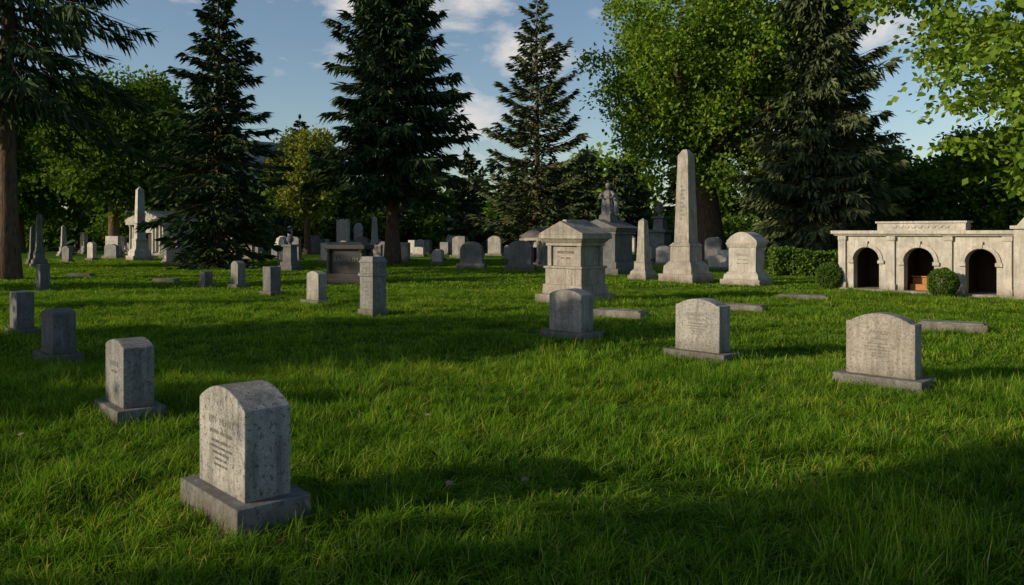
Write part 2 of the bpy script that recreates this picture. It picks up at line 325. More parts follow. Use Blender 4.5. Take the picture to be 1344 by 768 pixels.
# trees standing outside the left edge of the view, throwing the long shadows
mk_broad('maple_tree', (-17.5, -4.5), mat=MAPLED, H=9.6, R=3.0, cz=6.4, rz=3.3, seed=41, n_cl=210, per=130, leaf=.3, cr=.9, trunk_r=.25, fork=3)
mk_broad('maple_tree', (-23.5, 7.3), mat=MAPLED, H=9, R=2.6, cz=5.7, rz=3.4, seed=42, n_cl=190, per=120, leaf=.3, cr=.8, trunk_r=.25, fork=2.5)
mk_broad('maple_tree', (-19.5, 3.9), mat=MAPLED, H=5.2, R=1.5, cz=3.3, rz=1.9, seed=43, n_cl=90, per=100, leaf=.24, cr=.55, trunk_r=.12, fork=1.6)
mk_broad('lilac_shrub', (-12.4, 2.8), mat=MAPLED, H=3.1, R=1.7, cz=1.55, rz=1.45, seed=46, n_cl=100, per=100, leaf=.2, cr=.5, trunk_r=.08, fork=.5)
mk_conifer('spruce_tree', (-40.0, 20.0), H=15, R=3.4, z0=1.5, seed=44, step=.6, per=7, dens=14, width=.28)
mk_conifer('spruce_tree', (-33.0, 13.5), H=9.5, R=1.8, z0=1.0, seed=45, step=.5, per=7, dens=16, width=.24, trunk_r=.2)

# distant belt of trees: one object
q = Q(); rg = random.Random(8)
x = -150
while x < 165:
    y = rg.uniform(92, 125); H = rg.uniform(9.5, 13.5)
    if x < -38: H += 4
    elif x < 8: H *= .78
    if rg.random() < .3:
        conifer(q, H=H * rg.uniform(1.0, 1.25), R=H * .22, z0=.4, seed=rg.randint(0, 9999), step=1.0, per=6, dens=8, spray=1.2, width=.4, base=(x, y), power=.8)
    else:
        broadleaf(q, H=H, R=H * .42, cz=H * .52, rz=H * .44, seed=rg.randint(0, 9999), n_cl=60, per=40, leaf=.8, cr=2.0, base=(x, y), limbs=5, sides=6, lm=rg.choice([2, 2, 3, 0]))
    x += rg.uniform(3.8, 6.4)
x = -120   # understorey shrubs closing the view below the crowns
while x < 140:
    y = rg.uniform(84, 96)
    broadleaf(q, H=4, R=3.2, cz=2.0, rz=1.9, seed=rg.randint(0, 9999), n_cl=28, per=45, leaf=.55, cr=1.3, base=(x, y), limbs=2, sides=5, trunk_r=.15, fork=.6, lm=2)
    x += rg.uniform(3.5, 5.5)
for (x, y, H) in ((-4.5, 82, 10.5), (0.5, 84, 9), (7.5, 80, 10.5), (-24, 90, 15), (-21.5, 93, 13.5), (10, 78, 9), (-13, 90, 9), (12.5, 84, 11), (4.5, 86, 10)):
    conifer(q, H=H, R=H * .24, z0=.4, seed=int(H * 77 + x + 100), step=.7, per=7, dens=12, spray=.9, width=.3, base=(x, y), power=.8)
link('distant_trees', q.mesh('distant_trees', [SPRUCE, BARK, MAPLED, MAPLE]))

# ------------------------------------------------------------------ ground and hill
b = B(); n = 60
gv = []; gf = []
xs = np.concatenate([-np.geomspace(3000, 5, 22), np.linspace(-4, 4, 9), np.geomspace(5, 3000, 22)])
for yy in xs:
    for xx in xs: gv.append((xx, yy + 20, 0))
L_ = len(xs)
for j in range(L_ - 1):
    for i in range(L_ - 1): gf.append((j * L_ + i, j * L_ + i + 1, (j + 1) * L_ + i + 1, (j + 1) * L_ + i))
b.add(gv, gf); b.build('lawn_ground', mats=[GROUND], bevel=0)
HILL = simple_mat('hazed_hill_forest', (0.045, 0.075, 0.11), (0.065, 0.10, 0.14), 0.02, 1.0, bump=.3, dist=3)  # bluish distance haze is painted into the forest colour
b = B(); hv = []; hf = []; nx, ny = 60, 12
for j in range(ny):
    for i in range(nx):
        X = -1100 + 1700 * i / (nx - 1); Y = 800 + 500 * j / (ny - 1); t = math.sin(math.pi * min(1, j / (ny - 1) * .9))
        hgt = 112 * math.exp(-((X + 350) / 130) ** 2) + 40 * math.exp(-((X + 50) / 300) ** 2) + 60 * math.exp(-((X + 800) / 200) ** 2)
        Z = t * (hgt + 18 * noise.noise(Vector((X * .008, Y * .008, 0)))) - 2
        hv.append((X, Y, Z))
for j in range(ny - 1):
    for i in range(nx - 1): hf.append((j * nx + i, j * nx + i + 1, (j + 1) * nx + i + 1, (j + 1) * nx + i))
b.add(hv, hf); b.build('distant_hill', mats=[HILL], bevel=0, smooth=True)

# ------------------------------------------------------------------ grass
patches = bpy.data.collections.new('grass_tufts')
def patch(name, size, nb, h, w, seed, tuft=34):
    rng = np.random.default_rng(seed); nt_ = max(1, nb // tuft)
    tc = (rng.random((nt_, 2)) - .5) * size * 1.06; ti = rng.integers(0, nt_, nb); th = .55 + .9 * rng.random(nt_); ta = rng.random(nt_) * 6.283
    off = rng.normal(0, .028 if size < 1 else .06, (nb, 2)); loose = rng.random(nb) < .4
    p = np.where(loose[:, None], (rng.random((nb, 2)) - .5) * size * 1.06, tc[ti] + off)
    a = np.where(loose, rng.random(nb) * 6.283, ta[ti] + rng.normal(0, 1.0, nb)); lean = rng.random(nb) ** .7 * 1.15 + .08
    hh = h * (.45 + .75 * rng.random(nb)) * np.where(loose, .8, th[ti]); dx, dy = np.cos(a), np.sin(a)
    sx, sy = -dy, dx; ww = w * (.6 + .7 * rng.random(nb))
    tw = rng.normal(0, .5, nb); sx2 = sx * np.cos(tw) - sy * np.sin(tw); sy2 = sx * np.sin(tw) + sy * np.cos(tw)
    lv = []
    for t, wf in ((0, .8), (.5, 1.0), (1.0, .12)):
        r = lean * hh * t ** 1.8; z = hh * t * (1 - .45 * lean * t)
        for sg in (-1, 1):
            lv.append(np.stack([p[:, 0] + dx * r + sg * sx2 * ww * wf / 2, p[:, 1] + dy * r + sg * sy2 * ww * wf / 2, z - .005], 1))
    V = np.stack(lv, 1).reshape(-1, 3); o = np.arange(nb) * 6
    F = np.concatenate([np.stack([o, o + 1, o + 3, o + 2], 1), np.stack([o + 2, o + 3, o + 5, o + 4], 1)])
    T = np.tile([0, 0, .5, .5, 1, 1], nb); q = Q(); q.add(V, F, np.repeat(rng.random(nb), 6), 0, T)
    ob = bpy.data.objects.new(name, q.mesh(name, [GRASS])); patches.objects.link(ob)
for i in range(5): patch('tuft_%02d' % i, .8, 1900, .17, .007, 100 + i)
for i in range(3): patch('tuft_%02d' % (5 + i), 1.2, 1500, .13, .012, 110 + i)
for i in range(3): patch('tuft_%02d' % (8 + i), 3.0, 2600, .10, .03, 120 + i, 20)
rng = np.random.default_rng(77); pts = []; ids = []; rots = []; scl = []
def fill(y0, y1, cell, i0, ni):
    y = y0
    while y < y1:
        xm = .68 * y + 3.0; x = -xm
        while x < xm:
            px = x + rng.uniform(-.1, .1) * cell; py = y + rng.uniform(-.1, .1) * cell
            pts.append((px, py, 0)); ids.append(i0 + rng.integers(0, ni)); rots.append(rng.integers(0, 4) * math.pi / 2 + rng.normal(0, .15))
            s = 1 + .8 * noise.noise(Vector((px * .6, py * .6, 3))) + .4 * noise.noise(Vector((px * 1.7, py * 1.7, 9)))
            scl.append((1, 1, max(.42, s) * rng.uniform(.85, 1.15))); x += cell
        y += cell
fill(2.2, 11.5, .76, 0, 5); fill(11.6, 27, 1.15, 5, 3); fill(27.4, 62, 2.9, 8, 3)
me = bpy.data.meshes.new('lawn_grass'); me.from_pydata(pts, [], [])
at = me.attributes.new('pidx', 'INT', 'POINT'); at.data.foreach_set('value', np.array(ids, np.int32))
at = me.attributes.new('prot', 'FLOAT_VECTOR', 'POINT'); at.data.foreach_set('vector', np.array([(0, 0, r) for r in rots], np.float32).ravel())
at = me.attributes.new('pscl', 'FLOAT_VECTOR', 'POINT'); at.data.foreach_set('vector', np.array(scl, np.float32).ravel())
og = bpy.data.objects.new('lawn_grass', me); COL.objects.link(og)
ng = bpy.data.node_groups.new('scatter_grass', 'GeometryNodeTree')
ng.interface.new_socket('Geometry', in_out='INPUT', socket_type='NodeSocketGeometry'); ng.interface.new_socket('Geometry', in_out='OUTPUT', socket_type='NodeSocketGeometry')
gi = ng.nodes.new('NodeGroupInput'); go = ng.nodes.new('NodeGroupOutput'); ci = ng.nodes.new('GeometryNodeCollectionInfo')
ci.inputs['Collection'].default_value = patches; ci.inputs['Separate Children'].default_value = True; ci.inputs['Reset Children'].default_value = True
ip = ng.nodes.new('GeometryNodeInstanceOnPoints'); ip.inputs['Pick Instance'].default_value = True
def na(nm, t):
    n = ng.nodes.new('GeometryNodeInputNamedAttribute'); n.data_type = t; n.inputs['Name'].default_value = nm
    return next(o for o in n.outputs if o.enabled and o.name == 'Attribute')
ng.links.new(gi.outputs[0], ip.inputs['Points']); ng.links.new(ci.outputs[0], ip.inputs['Instance'])
ng.links.new(na('pidx', 'INT'), ip.inputs['Instance Index']); ng.links.new(na('prot', 'FLOAT_VECTOR'), ip.inputs['Rotation']); ng.links.new(na('pscl', 'FLOAT_VECTOR'), ip.inputs['Scale'])
ng.links.new(ip.outputs[0], go.inputs[0])
md = og.modifiers.new('scatter', 'NODES'); md.node_group = ng

# ------------------------------------------------------------------ gravestones
ROT = D2R(-45)
def outline(w, h, style, rise=.12, n=14):
    p = [(-w / 2, 0), (w / 2, 0)]
    if style == 'flat': p += [(w / 2, h), (-w / 2, h)]
    elif style == 'arch':
        for i in range(n + 1):
            t = i / n; x = w / 2 - w * t; p.append((x, h - rise + rise * (1 - (2 * t - 1) ** 2)))
    elif style == 'shoulder':
        s = w * .07; p += [(w / 2, h - rise), (w / 2 - s, h - rise * .92)]
        for i in range(1, n):
            t = i / n; x = (w / 2 - s) * (1 - 2 * t); p.append((x, h - rise * .92 + rise * .92 * math.sin(math.pi * t) ** .8))
        p += [(-w / 2 + s, h - rise * .92), (-w / 2, h - rise)]
    elif style == 'round':
        for i in range(n + 1):
            a = math.pi * i / n; p.append((w / 2 * math.cos(a), h - rise + rise * math.sin(a)))
    elif style == 'point': p += [(w / 2, h - rise), (0, h), (-w / 2, h - rise)]
    return p
def text(parent, lines, y, mat, ext=.0015):
    for (s, size, z, xx) in lines:
        cu = bpy.data.curves.new('inscription', 'FONT'); cu.body = s; cu.size = size; cu.extrude = ext; cu.align_x = 'CENTER'
        cu.materials.append(mat); cu.resolution_u = 3
        o = bpy.data.objects.new('inscription', cu); COL.objects.link(o); o.parent = parent
        o.location = (xx, y, z); o.rotation_euler = (math.pi / 2, 0, 0)
def headstone(x, y, w=.8, t=.3, h=.95, bw=1.08, bt=.56, bh=.2, style='shoulder', rise=.12, mat=ST_LIGHT, rot=ROT, name='gravestone', lines=None, em=ENGR, bevel=.012, base2=None, tilt=(0, 0)):
    b = B(); z = 0
    if bh: b.frus(0, 0, -.1, bh, bw, bt, bw * .985, bt * .97, mi=1); z = bh - .004
    if base2: b.frus(0, 0, z, z + base2, (bw + w) / 2, (bt + t) / 2, mi=1); z += base2 - .004
    b.prism(outline(w, h - z, style, rise), -t / 2, t / 2, 0, 0, z)
    m2 = mat if mat in (ST_DARK, ST_MID) else ST_GREY
    ob = b.build(name, (x, y, 0), rot, [mat, m2], bevel); ob.rotation_euler = (tilt[0], tilt[1], rot)
    if lines: text(ob, lines, -t / 2 - .001, em)
    return ob
def lines_for(w, h, a, c, small=True):
    ls = [(a, .075, h - .27, 0), (c, .038, h - .34, 0)]
    if small:
        ls += [('IN LOVING MEMORY OF', .028, h - .40, 0), ('A DEVOTED HUSBAND & FATHER', .025, h - .44, 0), ('AND HIS WIFE ELEANOR', .025, h - .48, 0), ('BORN MAY 4 1851', .024, h - .52, 0), ('DIED MARCH 9 1917', .024, h - .56, 0)]
    return ls
headstone(-1.90, 5.64, .76, .33, .93, .98, .54, .21, 'arch', .12, ST_FRONT, D2R(-47), lines=lines_for(.8, .93, '1891  HENRY', 'BELOVED THEODORE'), bevel=.009)
headstone(-4.12, 8.58, .64, .31, .86, .86, .50, .17, 'arch', .07, ST_GREY, D2R(-48), lines=lines_for(.8, .85, 'WALTER', '1843 - 1902', False))
headstone(-6.95, 12.2, .56, .32, .83, .82, .5, .17, 'arch', .05, ST_MID, D2R(-44), tilt=(0, D2R(.8)))
headstone(-9.6, 15.6, .52, .3, .84, .78, .46, .13, 'flat', .05, ST_MID)
headstone(-15.9, 27, .5, .3, .92, .6, .4, .1, 'flat', .1, ST_MID)
headstone(1.12, 15.1, .80, .36, .93, 1.1, .62, .14, 'arch', .1, lines=lines_for(.8, .93, 'CLARKE', '1862 - 1917'))
headstone(3.02, 12.65, .80, .32, .95, 1.12, .58, .13, 'shoulder', .1, lines=lines_for(.8, .95, 'MARGARET', 'WIFE OF JOHN AMES'), tilt=(D2R(-.8), 0))
headstone(4.8, 10.3, .86, .24, .96, 1.12, .54, .16, 'shoulder', .12, ST_WARM, lines=lines_for(.86, .96, 'PARKER', 'AND FAMILY'))
headstone(-5.45, 22.2, .62, .26, .92, .95, .5, .12, 'arch', .08)
headstone(-7.6, 25.2, .5, .36, .92, .78, .5, .14, 'flat', .08, ST_MID)
headstone(-9.9, 28.8, .55, .3, .97, .74, .5, .14, 'arch', .12, ST_GREY)
headstone(-11.1, 28.9, .42, .3, .58, .62, .45, .12, 'flat', .1, ST_MID)
headstone(-2.2, 43.6, 1.25, .4, 1.5, 1.6, .8, .3, 'round', .5, ST_MID, rot=D2R(-12))
headstone(.45, 41.5, 1.2, .4, 1.58, 1.6, .8, .3, 'arch', .2, ST_MID, rot=D2R(-12))
headstone(1.75, 41, .4, .3, 1.3, .5, .4, .15, 'round', .15, ST_MID, rot=D2R(-12))
# square pillar with cap
b = B(); b.frus(0, 0, -.1, .16, .56, .5, .56, .5); b.frus(0, 0, .157, .95, .48, .42); b.frus(0, 0, .947, 1.02, .54, .48); b.frus(0, 0, 1.017, 1.28, .48, .42); b.frus(0, 0, 1.277, 1.42, .53, .47, .4, .36)
o = b.build('pillar_gravestone', (-3.35, 19.2, 0), D2R(-40), [ST_GREY], .012)
text(o, [('ROBERTS', .07, 1.12, 0), ('1840 1899', .05, .8, 0), ('HIS WIFE', .04, .68, 0), ('1846 1911', .04, .58, 0)], -.212, ENGR)
# dark family monument with corner columns
b = B(); b.frus(0, 0, -.1, .22, 1.9, 1.1); b.frus(0, 0, .217, .4, 1.7, .95); b.frus(0, 0, .397, 1.35, 1.3, .62)
for sx in (-1, 1):
    for sy in (-1, 1):
        b.lathe([(.11, .39), (.11, .45), (.085, .5), (.08, 1.2), (.11, 1.28), (.12, 1.352)], sx * .70, sy * .33, 14)
b.frus(0, 0, 1.347, 1.5, 1.72, .96); b.frus(0, 0, 1.497, 1.62, 1.6, .85, 1.3, .6)
o = b.build('family_monument', (-6.4, 31.3, 0), D2R(-14), [ST_DARK], .015)
text(o, [('BARNUM', .26, .85, 0), ('1888', .14, .6, 0)], -.316, ENGR_L, .004)
# urn-topped stone
b = B(); b.frus(0, 0, -.1, .25, 1.0, .8); b.frus(0, 0, .247, .45, .8, .65); b.frus(0, 0, .447, 1.25, .6, .5, .55, .45); b.frus(0, 0, 1.247, 1.36, .72, .6)
b.lathe([(.12, 1.35), (.07, 1.42), (.17, 1.55), (.2, 1.68), (.13, 1.76), (.16, 1.79), (.04, 1.9)], 0, 0, 16)
b.build('urn_monument', (-11.7, 42, 0), D2R(-30), [ST_MID], .012)
# large stepped tomb monument
b = B(); b.frus(0, 0, -.1, .24, 1.72, 1.55); b.frus(0, 0, .237, .52, 1.42, 1.26, 1.4, 1.24); b.frus(0, 0, .517, .98, 1.3, 1.14); b.frus(0, 0, .977, 1.04, 1.38, 1.22); b.frus(0, 0, 1.037, 1.62, 1.08, .94, 1.06, .92)
for sx in (-1, 1):
    for sy in (-1, 1): b.frus(sx * .53, sy * .46, 1.037, 1.64, .14, .14)
b.frus(0, 0, 1.617, 1.7, 1.28, 1.12); b.frus(0, 0, 1.697, 1.82, 1.30, 1.14, 1.52, 1.36); b.frus(0, 0, 1.817, 1.93, 1.58, 1.42)
b.prism([(-.78, 1.927), (.78, 1.927), (.78, 1.97), (0, 2.32), (-.78, 1.97)], -.70, .70)
b.frus(0, 0, 2.2, 2.36, .22, 1.1, .14, 1.0)
o = b.build('stepped_tomb_monument', (1.82, 22.9, 0), D2R(-42), [ST_WARM], .014)
text(o, [('WHITCOMB', .11, 1.4, 0), ('1821 - 1896', .07, 1.25, 0), ('FAMILY', .1, .7, 0)], -.474, ENGR, .003)
# statue monument behind
b = B(); b.frus(0, 0, -.1, .3, 2.5, 2.2); b.frus(0, 0, .297, .6, 2.1, 1.9); b.frus(0, 0, .597, 1.9, 1.75, 1.55)
for sx in (-1, 1): b.frus(sx * .82, -.74, .6, 1.9, .22, .22)
b.frus(0, 0, 1.897, 2.05, 2.0, 1.8); b.frus(0, 0, 2.047, 2.2, 2.1, 1.9, 2.3, 2.1); b.prism([(-1.2, 2.197), (1.2, 2.197), (0, 2.62)], -1.05, 1.05)
b.frus(0, 0, 2.35, 2.85, .75, .75, .6, .6)
mon = b.build('statue_monument', (4.65, 38.5, 0), D2R(-40), [ST_MID], .015)
b = B(); b.lathe([(.34, 2.84), (.33, 2.95), (.27, 3.2), (.23, 3.45), (.2, 3.62), (.23, 3.78), (.25, 3.9), (.21, 4.0), (.08, 4.06), (.065, 4.12)], 0, 0, 28, .1, 8, sy=.78)
b.lathe([(.05, 4.08), (.09, 4.12), (.12, 4.2), (.125, 4.27), (.1, 4.35), (.04, 4.39)], 0, -.02, 16)
b.tube([(.2, 0, 3.94), (.36, -.04, 3.78), (.34, -.22, 3.62), (.12, -.34, 3.7)], [.09, .085, .07, .05]); b.tube([(-.2, 0, 3.94), (-.38, -.06, 3.8), (-.36, -.2, 3.64), (-.1, -.33, 3.66)], [.09, .08, .065, .045])
b.tube([(.24, .12, 3.9), (.34, .2, 3.4), (.3, .15, 2.95)], [.1, .14, .18]); b.tube([(-.24, .12, 3.9), (-.34, .2, 3.4), (-.3, .15, 2.95)], [.1, .14, .18])
b.build('statue', mats=[ST_GREY], bevel=0, smooth=True, parent=mon)
# obelisks
def obelisk(x, y, h, w, mat=ST_LIGHT, rot=ROT, name='obelisk', lines=None, blunt=False):
    b = B(); b.frus(0, 0, -.1, h * .067, w * 2.3, w * 2.3); b.frus(0, 0, h * .067 - .003, h * .13, w * 1.95, w * 1.95, w * 1.85, w * 1.85); b.frus(0, 0, h * .13 - .003, h * .16, w * 1.8, w * 1.8, w * 1.45, w * 1.45)
    b.frus(0, 0, h * .16 - .003, h * .275, w * 1.35, w * 1.35, w * 1.3, w * 1.3); b.frus(0, 0, h * .275 - .003, h * .3, w * 1.45, w * 1.45, w * 1.1, w * 1.1)
    b.frus(0, 0, h * .3 - .003, h * .955, w, w, w * .7, w * .7); b.frus(0, 0, h * .955 - .001, h, w * .7, w * .7, w * (.3 if blunt else .04), w * (.3 if blunt else .04))
    ob = b.build(name, (x, y, 0), rot, [mat], .012)
    return ob
ob = obelisk(6.95, 31.8, 5.3, .68, ST_WARM, blunt=True)
b = B()
for i in range(9): b.frus(-.03 + .06 * (i % 2), -.386, 2.5 + i * .16, 2.57 + i * .16, .10 + .08 * ((i * 3) % 2), .02)
rl = b.build('carved_relief', mats=[ENGR], bevel=0, parent=ob); rl.rotation_euler = (D2R(-1.65), 0, 0)
obelisk(-26.4, 56.5, 5.25, .62, ST_PALE)
obelisk(-27.3, 46, 3.1, .36, ST_GREY); obelisk(-38, 67.5, 2.6, .4, ST_LIGHT); obelisk(-6.7, 87, 4.3, .6, ST_PALE); obelisk(-16.6, 100, 4.9, .55, ST_PALE); obelisk(-13.8, 80, 3.6, .5, ST_PALE)
obelisk(-22.6, 52.5, 1.7, .34, ST_LIGHT); obelisk(5.6, 34.0, 2.6, .42, ST_WARM); obelisk(-19.5, 70, 2.6, .4, ST_LIGHT); obelisk(-29.5, 49, 2.4, .3, ST_MID)
# block monument with barrel top
b = B(); b.frus(0, 0, -.1, .22, 1.6, 1.2); b.frus(0, 0, .217, .42, 1.42, 1.02, 1.36, .96); b.frus(0, 0, .417, .5, 1.3, .9, 1.16, .78); b.frus(0, 0, .497, 1.42, 1.1, .74); b.frus(0, 0, 1.417, 1.6, 1.14, .78, 1.3, .94)
b.prism(outline(1.22, .42, 'arch', .34), -.43, .43, 0, 0, 1.597)
o = b.build('family_monument', (8.95, 30.4, 0), D2R(-42), [ST_PALE], .014); text(o, [('HOLLIS', .14, 1.1, 0), ('1853 - 1909', .07, .95, 0), ('FATHER  MOTHER', .06, .8, 0)], -.373, ENGR, .003)
# tall tiered monument in back
b = B(); b.frus(0, 0, -.1, .4, 2.2, 2.2); b.frus(0, 0, .397, .8, 1.7, 1.7); b.frus(0, 0, .797, 2.0, 1.2, 1.2); b.frus(0, 0, 1.997, 2.2, 1.5, 1.5); b.frus(0, 0, 2.197, 3.0, .8, .8, .65, .65); b.frus(0, 0, 2.997, 3.15, .95, .95); b.lathe([(.2, 3.14), (.12, 3.25), (.32, 3.5), (.36, 3.75), (.2, 3.9), (.26, 3.95), (.05, 4.2)], 0, 0, 16)
b.build('urn_monument', (10.6, 57, 0), D2R(-35), [ST_GREY], .015)

# ledger slabs
def slab(x, y, w, t, h, rot, mat=ST_LIGHT):
    b = B(); b.frus(0, 0, -.06, h, w, t, w * .98, t * .97); b.frus(0, 0, h - .002, h + .025, w * .9, t * .85, w * .87, t * .8); b.build('ledger_slab', (x, y, 0), rot, [mat], .01)
slab(2.5, 18.7, 1.3, .6, .16, D2R(-28), ST_WARM); slab(5.9, 20.3, 1.1, .6, .14, D2R(-30)); slab(8.75, 24, 1.5, .6, .1, D2R(-22)); slab(8.9, 16.1, 1.25, .5, .17, D2R(-30)); slab(-13.9, 32, .9, .5, .12, 0); slab(-19.5, 36, 1.1, .5, .12, 0, ST_GREY)

# mausoleums
def mausoleum(x, y, w, d, h, rot, mat, roof=None):
    e = bpy.data.objects.new('mausoleum', None); COL.objects.link(e); e.location = (x, y, 0); e.rotation_euler = (0, 0, rot)
    b = B(); b.frus(0, 0, -.1, .25, w * 1.1, d * 1.1)
    dw = w * .12
    b.prism([(-w / 2, .247), (-dw, .247), (-dw, h * .5), (dw, h * .5), (dw, .247), (w / 2, .247), (w / 2, h * .68), (-w / 2, h * .68)], -d / 2, -d / 2 + .25)
    b.frus(-w / 2 + .125, .125, .247, h * .68, .25, d - .25); b.frus(w / 2 - .125, .125, .247, h * .68, .25, d - .25); b.frus(0, d / 2 - .12, .247, h * .68, w - .5, .24)
    for s in (-1, 1):
        for k in (.24, .45): b.lathe([(.17, .24), (.17, .35), (.12, .42), (.11, h * .6), (.16, h * .66), (.17, h * .683)], s * w * k, -d / 2 - .22, 12)
    b.build('walls', mats=[mat], parent=e)
    b = B(); b.frus(0, -.1, h * .677, h * .75, w * 1.1, d * 1.15); b.build('cornice', mats=[mat], parent=e)
    b = B(); b.prism([(-w * .57, h * .747), (w * .57, h * .747), (w * .57, h * .79), (0, h), (-w * .57, h * .79)], -d * .6, d * .56); b.build('roof', mats=[roof or mat], parent=e)
    b = B(); b.frus(0, -d / 2 + .3, .25, h * .5, dw * 2 + .1, .06); b.build('door', mats=[WOOD_SHADE], parent=e, bevel=0)
mausoleum(-30.6, 71, 4.0, 4.5, 3.9, D2R(-25), ST_PALE); mausoleum(1.9, 47, 1.7, 2.0, 2.25, D2R(-35), ST_WARM, ST_DARK)

# arcaded columbarium at right
R_ = math.atan2(-.739, .674); e = bpy.data.objects.new('arcaded_columbarium', None); COL.objects.link(e); e.location = (11.3, 27.6, 0); e.rotation_euler = (0, 0, R_)
A = [(.97, .43, 1.06), (2.66, .46, 1.04), (4.46, .43, 1.06)]
out = [(0, .1)]
for c, r, sp in A:
    out += [(c - r, .1)]
    for i in range(17): a = math.pi - math.pi * i / 16; out.append((c + r * math.cos(a), sp + r * math.sin(a)))
    out += [(c + r, .1)]
out += [(7.6, .1), (7.6, 1.88), (0, 1.88)]
b = B(); b.prism(out, 0, .3); b.frus(.14, 1.25, .1, 1.88, .28, 1.9); b.frus(7.46, 1.25, .1, 1.88, .28, 1.9); b.frus(3.8, 2.32, .1, 1.88, 7.6, .24)
for s in (1.82, 3.56): b.frus(s, 1.0, .1, 1.87, .18, 1.4)
b.build('walls', mats=[ST_PALE], parent=e, bevel=.008)
b = B(); b.frus(3.8, 1.2, -.1, .104, 7.9, 2.75); b.build('plinth', mats=[ST_PALE], parent=e)
b = B(); b.frus(3.8, 1.2, 1.877, 1.95, 7.74, 2.6, 7.86, 2.72); b.frus(3.8, 1.2, 1.947, 2.06, 7.95, 2.8); b.build('cornice', mats=[ST_PALE], parent=e)
b = B(); b.frus(2.7, .2, 2.057, 2.30, 2.7, .45); b.frus(2.7, .2, 2.297, 2.36, 2.8, .55)
for i in range(9):   # carved swags on the parapet face
    cx = 1.9 + i * .2; b.tube([(cx - .09, -.03, 2.22), (cx - .04, -.035, 2.15), (cx + .04, -.035, 2.15), (cx + .09, -.03, 2.22)], [.014, .022, .022, .014], 6)
b.build('parapet', mats=[ST_PALE], parent=e, bevel=.006)
b = B()
for c, r, sp in A:
    n = 20; ro = r + .13; ol = []
    for i in range(n + 1): a = math.pi * i / n; ol.append((c + ro * math.cos(a), sp + ro * math.sin(a)))
    for i in range(n + 1): a = math.pi - math.pi * i / n; ol.append((c + (r + .012) * math.cos(a), sp + (r + .012) * math.sin(a)))
    b.prism(ol, -.045, .02)
    b.prism([(c - .05, sp + r + .005), (c + .05, sp + r + .005), (c + .08, sp + r + .22), (c - .08, sp + r + .22)], -.075, .02)
    for s in (-1, 1): b.frus(c + s * (r + .075), -.03, sp - .1, sp + .012, .2, .1)
for s in (.18, 1.82, 3.56, 5.2): b.frus(s, -.03, .1, 1.872, .22, .09); b.frus(s, -.05, .1, .3, .28, .13); b.frus(s, -.05, 1.74, 1.874, .28, .13)
b.build('arch_trim', mats=[ST_PALE], parent=e, bevel=.005)
b = B(); b.frus(5.75, -.12, -.08, 2.1, .62, .5); b.frus(5.75, -.12, 2.097, 2.2, .78, .66); b.frus(5.75, -.12, 2.197, 2.5, .5, .4, .1, .1); b.build('corner_pier', mats=[ST_PALE], parent=e)
b = B()
for c, r, sp in A:   # lining and panelled doors of each bay, coloured dark for the shade inside
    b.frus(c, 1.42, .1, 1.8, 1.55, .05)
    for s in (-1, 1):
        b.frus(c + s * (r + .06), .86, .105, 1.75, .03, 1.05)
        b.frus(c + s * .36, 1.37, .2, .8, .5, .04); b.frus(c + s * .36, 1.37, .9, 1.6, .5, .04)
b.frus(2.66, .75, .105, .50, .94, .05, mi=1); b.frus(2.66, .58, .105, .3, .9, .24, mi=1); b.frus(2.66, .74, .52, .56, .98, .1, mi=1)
b.build('doors', mats=[WOOD_SHADE, WOOD], parent=e, bevel=.004)

# scattered far gravestones
rg = random.Random(5)
mats = [ST_PALE, ST_GREY, ST_MID, ST_LIGHT, ST_PALE]
base_objs = {}
def far(x, y, w, h, style, mi):
    key = (style, mi, round(w, 1), round(h, 1))
    if key in base_objs:
        o = bpy.data.objects.new('gravestone', base_objs[key]); COL.objects.link(o); o.location = (x, y, 0); o.rotation_euler = (0, 0, D2R(rg.uniform(-48, -15)))
    else:
        o = headstone(x, y, w, .3, h, w * 1.3, .55, .18, style, .15 * h, mats[mi], rot=D2R(rg.uniform(-48, -15)), bevel=0); base_objs[key] = o.data
placed = []
tries = 0
while len(placed) < 95 and tries < 3000:
    tries += 1
    y = rg.uniform(48, 84); x = rg.uniform(-.56 * y, .30 * y)
    if any((x - a) ** 2 + (y - c) ** 2 < 4.5 for a, c in placed): continue
    if any((x - a) ** 2 + (y - c) ** 2 < 9 for a, c in ((-16, 44), (-7.6, 50), (13.9, 56), (2, 64), (-30.6, 71), (-26.4, 56.5), (2, 47), (10.6, 57))): continue
    placed.append((x, y)); far(x, y, rg.choice([.6, .8, 1.0, 1.3]), rg.choice([.8, 1.1, 1.3, 1.7]), rg.choice(['flat', 'arch', 'round', 'round', 'point']), rg.randint(0, 4))
for (x, y, w, h, s, m) in ((-17.8, 84, 1.6, 3.4, 'flat', 0), (-16.4, 85, 1.0, 3.0, 'arch', 0), (-43, 80, .9, 2, 'flat', 0), (-40, 82, .8, 1.6, 'flat', 0), (-38.6, 82, .8, 1.7, 'flat', 0), (9.2, 48, 1.0, 1.2, 'arch', 4), (12.1, 45, .9, 1.0, 'flat', 0), (10.9, 42, 1.1, .8, 'round', 0)): far(x, y, w, h, s, m)

